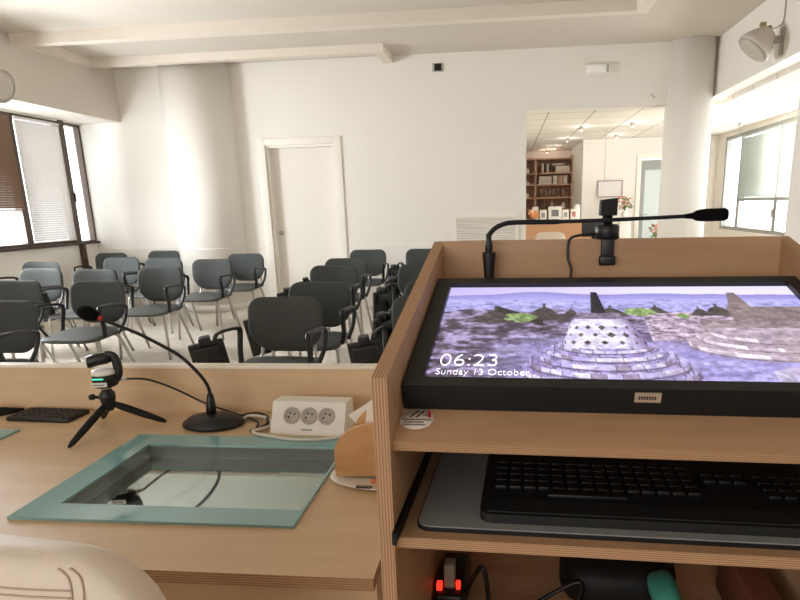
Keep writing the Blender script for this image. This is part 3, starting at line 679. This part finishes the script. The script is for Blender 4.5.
# sticker on the monitor shelf
st = empty('round_sticker'); st.parent = lc; set_m(st, tilted(-.0279) @ Matrix.Translation((-.001, -.040, 0)))
bpy.data.objects.remove(st)
TS = tilted(-.0279) @ Matrix.Translation((-.0045, -.0415, 0))
m = MB(); m.lathe([(.0212, 0), (.0212, .0005), (0, .0005)], None, 40); stk = set_m(m.build('sticker', mat('sticker_white', (226, 214, 204), .5), lc), TS); stk['label'] = 'round white sticker with two dark slashes and a red stroke'
DKR = mat('sticker_dark', (60, 40, 38), .5); RED = mat('sticker_red', (176, 30, 44), .5)
m = MB()
for x in (-.006, .0015): m.prism([(x-.004, .003), (x-.001, .003), (x+.0075, .017), (x+.0045, .017)], 'z', .0005, .0008)
m.prism([(.0065, .007), (.0065, .0085), (.0135, .0085), (.0135, .007)], 'z', .0005, .0008)
for r, (a, bb) in enumerate(((-.018, .018), (-.014, .010), (-.016, .013))):
    x = a
    while x < bb:
        ww = random.uniform(.0012, .0026); m.box(x, min(x+ww, bb), -.0005-r*.0052-.0028, -.0005-r*.0052, .0005, .0007); x += ww+.0008
m.build('logo_print', DKR, stk)
m = MB(); m.prism([(.0135, .003), (.0175, .003), (.0145, .0175), (.0115, .0175)], 'z', .0005, .0009); m.build('logo_stroke', RED, stk)
# monitor lying on the tilted shelf (its own thing)
mo = empty('monitor', (0, 0, 0)); tag(mo, 'large black-framed monitor lying tilted in the lectern, screen lit', 'monitor')
LM = Matrix.Translation(LO) @ Matrix.Rotation(RZ, 4, 'Z')
mo.matrix_world = LM @ tilted(0)
SW, SH = .532, .300
m = MB()
m.prism([(-.024, -.020), (SW+.019, -.020), (SW, 0), (0, 0)], 'z', -.028, .008).prism([(-.024, .322), (0, SH), (SW, SH), (SW+.019, .322)], 'z', -.028, .008).prism([(-.024, -.020), (0, 0), (0, SH), (-.024, .322)], 'z', -.028, .008).prism([(SW+.019, -.020), (SW+.019, .322), (SW, SH), (SW, 0)], 'z', -.028, .008).box(-.003, SW+.003, -.01, SH+.005, -.027, -.002)
MONM = mat('monitor_frame_plastic', (20, 21, 22), .45, spec=.4)
m.build('frame', MONM, mo)
bl = bx('brand_label', mat('label_beige', (186, 168, 150), .4, metal=.2), .255, .285, -.0215, -.020, -.010, .003, 0, mo)
m = MB()
for i in range(7): m.box(.259+i*.003, .2612+i*.003, -.0218, -.0215, -.006, -.0015)
m.build('label_print', DKB, bl)
# the lit picture: a stone terrace with a bell-shaped stupa, as a fine colour mesh
def lerp(a, b, t): return tuple(x+(y-x)*t for x, y in zip(a, b))
def hsh(i, j, k=0):
    n = (i*374761393+j*668265263+k*2147483647) & 0xffffffff
    n = ((n ^ (n >> 13))*1274126177) & 0xffffffff
    return ((n ^ (n >> 16)) & 0xffff)/65535
def vno(x, y, k=0):
    i, j = math.floor(x), math.floor(y); fx, fy = x-i, y-j
    fx = fx*fx*(3-2*fx); fy = fy*fy*(3-2*fy)
    a = hsh(i, j, k)*(1-fx)+hsh(i+1, j, k)*fx; b = hsh(i, j+1, k)*(1-fx)+hsh(i+1, j+1, k)*fx
    return a*(1-fy)+b*fy
def fbm(x, y, k=0): return .5*vno(x, y, k)+.3*vno(2.1*x, 2.1*y, k+1)+.2*vno(4.3*x, 4.3*y, k+2)
def stone(u, v, k, lo, hi, gap=.06):
    r = math.floor(v); uu = u+.5*(r % 2)+hsh(r, 0, k)*.7; c = math.floor(uu); fu, fv = uu-c, v-r
    if fu < gap or fv < gap*1.2: return (70, 62, 82)
    return lerp(lo, hi, .65*hsh(c, r, k)+.35*fbm(u*2, v*3, k))
def pix(s, t):
    x = s*1.773  # square units
    ridge = .105-.05*max(0, 1-((s-.13)/.19)**2)*.0-.045*math.exp(-((s-.27)/.12)**2)-.02*math.exp(-((s-.62)/.18)**2)+.012*vno(s*14, 1)
    n = fbm(x*9, t*16)
    if t < ridge: c = lerp((196, 182, 238), (226, 220, 250), min(1, s*1.6))
    elif t < .165: c = lerp((142, 136, 206), (168, 162, 226), (t-ridge)/.08)
    else:
        c = lerp((184, 180, 246), (164, 160, 216), (t-.165)/.2); c = lerp(c, (118, 118, 168), max(0, fbm(x*22, t*70, 77)-.5)*2.6)
    # ruins / courtyard
    edge = .30+.05*(vno(x*7, 5)-.5)+(.07*math.exp(-((s-.47)/.09)**2))
    if s < .16: edge -= .05*(1-s/.16)*0
    if t > edge:
        k = fbm(x*16, t*34, 9)
        lo, hi = (66, 57, 70), (168, 154, 196)
        c = lerp(lo, hi, min(1, max(0, (k-.33)*3)))
        if t > .52:
            flow = fbm(x*5+t*3, t*22, 21)
            c = lerp(c, lerp((112, 102, 172), (206, 198, 248), flow), min(1, (t-.52)*5)*max(0, min(1, (s-.10)*5)))
        if s > .56 and t < .62:
            c = lerp(lerp((104, 88, 104), (240, 220, 242), min(1, max(0, (fbm(x*34, t*60, 33)-.28)*2.4))), stone(x*24+fbm(x*9, t*9, 3)*3, t*46, 31, (120, 100, 120), (236, 214, 240), .12), .35)
    # dark trees and spires on the skyline
    for (cx, top, base, wd) in ((.152, .245, .44, .07), (.29, .215, .42, .065), (.365, .27, .36, .025), (.475, .24, .36, .045), (.60, .235, .33, .035), (.715, .25, .36, .03), (.765, .22, .36, .05)):
        hh = (t-top)/(base-top)
        if 0 < hh < 1 and abs(s-cx) < wd*(.08 if hh < .25 else .15+.85*((hh-.25)/.75)**.8)*(1+.25*(vno(x*60, t*60)-.5)):
            c = lerp((44, 42, 40), (104, 92, 96), fbm(x*40, t*40, 3))
    if .24 < t-.12*max(0, s-.16) < .47 and .155 < s < .285 and abs(t-(.28+(s-.155)*1.25)) < .035: c = (48, 44, 48)
    for (cx, cy, rx, ry) in ((.222, .375, .05, .06), (.555, .315, .05, .055), (.665, .36, .02, .03)):
        if ((s-cx)/rx)**2+((t-cy)/ry)**2 < .6+.7*(vno(x*40, t*40, 8)-.3): c = lerp((96, 122, 70), (168, 190, 130), vno(x*70, t*70, 4))
    # right-hand stupa in brown shade
    if s > .70 and .40 < t < .60: c = lerp((112, 98, 104), (176, 158, 168), fbm(x*20, t*40, 17))
    for i, (cx, cy, rx, ry, th) in enumerate(((.90, .60, .255, .15, .055), (.90, .55, .225, .13, .05), (.90, .505, .19, .105, .045))):
        if abs(s-cx) < rx:
            yf = cy+ry*math.sqrt(1-((s-cx)/rx)**2); ang = math.asin((s-cx)/rx)
            if cy-.02 < t < yf: c = lerp((150, 134, 146), (206, 188, 206), fbm(x*14, t*40, 53+i))
            elif yf <= t < yf+th:
                d = (t-yf)/th; col = math.floor(ang*6+i*.4); c = lerp((176, 156, 176), (240, 226, 242), hsh(col, i, 55))
                if d > .6: c = lerp(c, (96, 80, 90), (d-.6)*2)
                if s > .86: c = lerp(c, (140, 122, 124), .45)
    if .255 < t < .42 and s > .79: c = lerp((108, 94, 98), (160, 144, 148), fbm(x*22, t*36, 19))
    if .08 < t < .26:
        a = (t-.08)/.18
        if .818-.02*a < s < .838+.02*a: c = lerp((118, 102, 106), (140, 124, 124), a)
    # central stupa: stepped rings
    for i, (cx, cy, rx, ry, th) in enumerate(((.437, .865, .206, .125, .055), (.437, .80, .188, .118, .052), (.437, .745, .165, .105, .05), (.438, .70, .142, .085, .045), (.439, .655, .118, .065, .035))):
        for part in (0, 1):
            yc = cy+(th if part == 0 else 0)
            e = ((s-cx)/rx)**2+((t-yc)/ry)**2
            if e < 1 or (part == 0 and abs(s-cx) < rx and cy < t < yc):
                ang = math.asin(max(-1, min(1, (s-cx)/rx)))
                yf = cy+ry*math.sqrt(max(0, 1-((s-cx)/rx)**2))
                d = (t-yf)/th                                     # 0 at the upper rim, 1 at the foot
                if part == 0:
                    col = math.floor(ang*(5.5-.4*i)+.3*i); k = hsh(col, i, 5)
                    c = lerp((170, 156, 222), (244, 238, 255), k*.7+.3*fbm(s*40, t*40, 70))
                    if ang*(5.5-.4*i)+.3*i-col < .05: c = (110, 96, 140)
                    if d > .62: c = lerp(c, (84, 68, 100), min(1, (d-.62)*3.2))
                    if hsh(col, i, 15) > .82: c = lerp(c, (112, 96, 120), .6)
                    if s > cx+.09: c = lerp(c, (98, 82, 112), min(.55, (s-cx-.09)*5))
                else:
                    c = stone(ang*5, math.sqrt(e)*4.5, 80+i, (132, 116, 176), (208, 198, 240), .05)
    # bell dome
    if .375 < t < .70:
        a = (t-.375)/.325; hw = .072+.032*min(1, a*1.25)
        hw -= .022*max(0, 1-a*6)**2
        if abs(s-.440) < hw:
            q = (s-.440)/hw; row = math.floor(a*4.3); fr = a*4.3-row
            uu = math.asin(max(-1, min(1, q)))*2.3+.5*(row % 2); fu = uu-math.floor(uu)
            c = lerp((176, 164, 222), (242, 236, 255), .4+.6*vno(x*30, t*30, 61)); c = lerp(c, (120, 104, 156), max(0, q)**3*.9)
            if row >= 1 and abs(fu-.5)+abs(fr-.5)*.75 < .17+.13*hsh(math.floor(uu), row, 99): c = lerp((58, 46, 62), (120, 106, 100), vno(x*50, t*50, 63))
    if .325 < t < .40 and abs(s-.438) < .058+.012*(t-.325)/.075: c = lerp((84, 72, 92), (176, 164, 196), fbm(x*30, t*50, 65))
    if .068 < t < .33:
        a = (t-.068)/.262
        if .429-.010*a < s < .447+.014*a: c = lerp((34, 30, 38), (62, 55, 66), vno(x*50, t*60, 67)*.8)
    if s > .80 and t > .86-.35*(s-.80) and ((s-1.0)/.28)**2+((t-1.06)/.26)**2 < 1: c = lerp((168, 156, 190), (206, 196, 226), fbm(x*8, t*8, 90))
    g = .72+.56*fbm(x*46, t*46, 120) if t > .2 else 1.0
    return tuple(max(0, min(255, q*g)) for q in c)
def screen_mesh(nx=440, ny=250):
    me = bpy.data.meshes.new('screen')
    v = [(SW*i/nx, SH*(1-j/ny), 0) for j in range(ny+1) for i in range(nx+1)]
    f = [(j*(nx+1)+i, (j+1)*(nx+1)+i, (j+1)*(nx+1)+i+1, j*(nx+1)+i+1) for j in range(ny) for i in range(nx)]
    me.from_pydata(v, [], f)
    at = me.color_attributes.new('picture', 'FLOAT_COLOR', 'POINT'); buf = []
    for j in range(ny+1):
        for i in range(nx+1): buf.extend(srgb(*pix(i/nx, j/ny)))
    at.data.foreach_set('color', buf)
    m = bpy.data.materials.new('lit_screen'); m.use_nodes = True; nt = m.node_tree; b = nt.nodes['Principled BSDF']
    a = nt.nodes.new('ShaderNodeAttribute'); a.attribute_name = 'picture'
    b.inputs['Base Color'].default_value = (.01, .01, .01, 1); b.inputs['Roughness'].default_value = .25
    nt.links.new(a.outputs['Color'], b.inputs['Emission Color']); b.inputs['Emission Strength'].default_value = .92
    me.materials.append(m)
    o = bpy.data.objects.new('screen', me); COL.objects.link(o); o.parent = mo; return o
scr = screen_mesh()
TXT = mat('screen_text', (240, 238, 250), .5, emit=(246, 244, 255), estr=1.0)
text_mesh('clock_text', '06:23', .046, TXT, scr, Matrix.Translation((.012, .040, .0006)), sx=.80)
text_mesh('date_text', 'Sunday 13 October', .0215, TXT, scr, Matrix.Translation((.011, .018, .0006)), sx=.715)
# desk pad and keyboard in the tray
def lec_thing(name, label, cat, loc):
    o = empty(name, LM @ Vector(loc), RZ, label, cat); return o
o = lec_thing('desk_pad', 'grey rounded pad under the keyboard on the pull-out tray', 'desk pad', (0, 0, .951))
def rrect(x0, x1, y0, y1, r, n=6):
    p = []
    for cx, cy, a0 in ((x1-r, y1-r, 0), (x0+r, y1-r, PI/2), (x0+r, y0+r, PI), (x1-r, y0+r, 1.5*PI)):
        p += [(cx+r*math.cos(a0+PI/2*k/n), cy+r*math.sin(a0+PI/2*k/n)) for k in range(n+1)]
    return p
MB().prism(rrect(-.006, .548, -.062, .24, .018), 'z', 0, .005).build('pad_body', BLKP, o)
MB().prism(rrect(-.004, .546, -.060, .238, .017), 'z', .005, .0065).build('pad_surface', mat('pad_grey', (150, 152, 152), .5, metal=.2), o)
kb = lec_thing('keyboard', 'black full-size keyboard on the grey pad', 'keyboard', (.072, -.046, .9576))
MB().prism(rrect(0, .445, 0, .20, .016), 'z', 0, .012).build('body', mat('keyboard_body', (22, 23, 24), .5), kb)
bx('brand_strip', mat('strip_grey', (120, 118, 112), .4), .02, .07, .188, .195, .012, .0126, 0, kb)
KEYM = mat('key_black', (15, 15, 16), .45)
kme = MB().box(-.008, .008, -.008, .008, 0, .006, .0015).build('key', KEYM, kb); first = True
kpos = [(.024+.019*c, .075+.019*r, 1) for r in range(5) for c in range(14)]+[(.300+.019*c, .113+.019*r, 1) for r in range(2) for c in range(3)]+[(.368+.019*c, .075+.019*r, 1) for r in range(4) for c in range(4)]
kpos = [p for p in kpos]
for (x, y, s) in kpos:
    k = kme if first else kme.copy()
    if not first: COL.objects.link(k); k.parent = kb
    first = False; k.location = (x, y, .012)
MB().box(-.05, .05, -.008, .008, 0, .006, .0015).build('space_bar', KEYM, kb, (.135, .055, .012))
bx('palm_rest', mat('palm_rest', (28, 30, 31), .55), .01, .435, .006, .040, .012, .0135, 0, kb)
# things under the tray
def lt(name, label, cat, mb, m, loc): return tag(mb.build(name, m, None, LM @ Vector(loc), (0, 0, RZ)), label, cat)
ps = lec_thing('power_adapter', 'grey plugs with a red glowing switch under the keyboard tray', 'power strip', (.0, .17, .655))
MB().box(-.02, .028, -.03, .10, 0, .06, .006).build('housing', BLKP, ps)
MB().box(-.006, .012, -.012, .012, .06, .105, .004).build('plug', mat('plug_grey', (150, 138, 126), .5), ps)
bx('red_switch', mat('red_led', (240, 60, 40), .4, emit=(255, 60, 40), estr=.8), -.018, -.008, -.02, -.008, .0605, .074, .002, ps)
bx('red_switch', MATS['red_led'], .014, .022, -.014, -.004, .0605, .074, .002, ps)
lt('black_cable', 'black cable hanging below the keyboard tray', 'cable', MB().tube(spline([(.03, 0, .05), (.06, -.02, .11), (.075, -.01, .02), (.11, .0, .01), (.22, .03, .06), (.20, -.02, .01), (.24, -.04, .006)], 8), .004, 7), BLKP, (.0, .17, .655))
lt('dark_bag', 'black bag lying on the shelf under the tray', 'bag', MB().pad(.10, .09, .16, .04, .02, Matrix(), 0, 12, 12, .5), BLKM, (.29, .27, .655))
lt('teal_pouch', 'teal fabric pouch beside the black bag under the tray', 'pouch', MB().pad(.022, .11, .10, .015, .01, Matrix.Rotation(-.35, 4, 'Y'), 0, 10, 12, .5), mat('teal_cloth', (58, 140, 124), .8), (.375, .15, .66))
lt('brown_folder', 'reddish brown folder at the right under the tray', 'folder', MB().box(0, .05, -.1, .1, 0, .09, .006), mat('red_brown', (110, 62, 44), .7), (.47, .2, .655))
# lectern microphone
lm = lec_thing('lectern_microphone', 'black gooseneck microphone arching over the lectern from its socket', 'microphone', (0, 0, 0))
MB().lathe([(.0085, 0), (.0085, .004), (.0092, .018), (.0118, .05), (.0118, .053), (0, .053)], Matrix.Translation((.060, .352, 1.205)), 20).build('socket', BLKP, lm)
MB().lathe([(.005, .255), (.0065, .258), (.0066, .274), (.0052, .280), (.0045, .290)], Matrix.Translation((.0597, .352, 1.0)), 16).build('plug_collar', BLKP, lm)
pts = spline([(.0597, .352, 1.282), (.062, .352, 1.290), (.072, .352, 1.300), (.086, .352, 1.306), (.104, .352, 1.3085), (.175, .352, 1.3085), (.255, .350, 1.3095), (.330, .350, 1.3115), (.392, .350, 1.3135)], 7)
MB().tube(pts, [.0042 if i < 36 else .0032 for i in range(len(pts))], 10).build('neck', BLKM, lm)
MB().tube([(.385, .35, 1.3132), (.398, .35, 1.3138), (.404, .35, 1.314), (.416, .35, 1.3145), (.448, .35, 1.315), (.453, .35, 1.315)], [.0035, .005, .0085, .0105, .0105, .0085], 16).build('capsule_head', FOAM, lm)
# clamped camera on the back panel
wc = lec_thing('clamp_camera', 'small black camera clamped on the top edge of the lectern back', 'camera', (.266, .391, 1.275))
m = MB(); m.prism([(-.0138, .0415), (.0142, .0415), (.0150, .071), (-.0128, .068)], 'y', -.016, .016); m.build('camera_head', BLKM, wc)
MB().lathe([(.009, .026), (.009, .042)], None, 16).build('swivel', BLKP, wc)
MB().lathe([(.017, 0), (.021, .002), (.021, .022), (.018, .026), (.0, .027)], None, 26).build('collar', BLKP, wc)
m = MB(); m.box(-.011, .011, -.018, -.010, -.034, .002, .002).box(-.011, .011, .010, .018, -.034, .002, .002).box(-.014, .014, -.022, -.009, -.044, -.027, .003); m.build('clamp', BLKP, wc)
pts = spline([(-.02, 0, .010), (-.05, -.008, .008), (-.066, -.012, .0), (-.068, -.016, -.03), (-.062, -.020, -.05), (-.064, -.022, -.072)], 6)
MB().tube(pts, .0024, 7).build('camera_cable', BLKP, wc)

# ------------------------------------------------------------------ cream armchair behind the desk (foreground, lower left)
ac = empty('cream_armchair', (-.70, .55, 0), math.radians(-8), 'cream leather chair back with stitched seams in the lower left foreground', 'chair')
MB().pad(.335, .55, .085, .10, .06, Matrix.Translation((0, 0, .445)), .02, 30, 30, .22).build('backrest', CREAM, ac)
def seam(pts): return MB().tube(spline(pts, 6), .0011, 6).build('seam', SEAM, ac)
def onback(x, z):
    zl = z-.445; dt = .55-zl; wv = .335 if dt > .10 else .235+math.sqrt(max(0, .01-(.10-dt)**2))
    u = min(.98, abs(x)/wv); ex = (1-u**4)*(1-abs(2*zl/.55-1)**4)
    return (x, .02*(x/.335)**2-.0425*max(0, ex)**.22-.0006, z)
for k in (0, .012):
    seam([onback(.245+k, .986), onback(.256+k, .980), onback(.262+k, .970), onback(.264+k, .955), onback(.264+k, .93), onback(.268+k, .90), onback(.275+k, .86)])
    seam([onback(x, .966-k*.6) for x in (-.3, -.25, -.2, -.15, -.1, -.05, 0, .05, .1, .15, .2, .23, .262)])
bx('seat', CREAM, -.29, .29, -.46, -.03, .42, .50, .03, ac)
MB().lathe([(.03, .08), (.03, .42)], Matrix.Translation((0, -.22, 0)), 16).build('gas_column', STEEL, ac)
m = MB()
for k in range(5): a = k*2*PI/5; m.tube([(0, -.22, .09), (.28*math.cos(a), -.22+.28*math.sin(a), .055)], .018, 8)
m.build('star_base', STEEL, ac)
for k in range(5):
    a = k*2*PI/5; MB().tube([(.28*math.cos(a)-.012, -.22+.28*math.sin(a), .028), (.28*math.cos(a)+.012, -.22+.28*math.sin(a), .028)], .028, 14).build('caster', BLKP, ac)
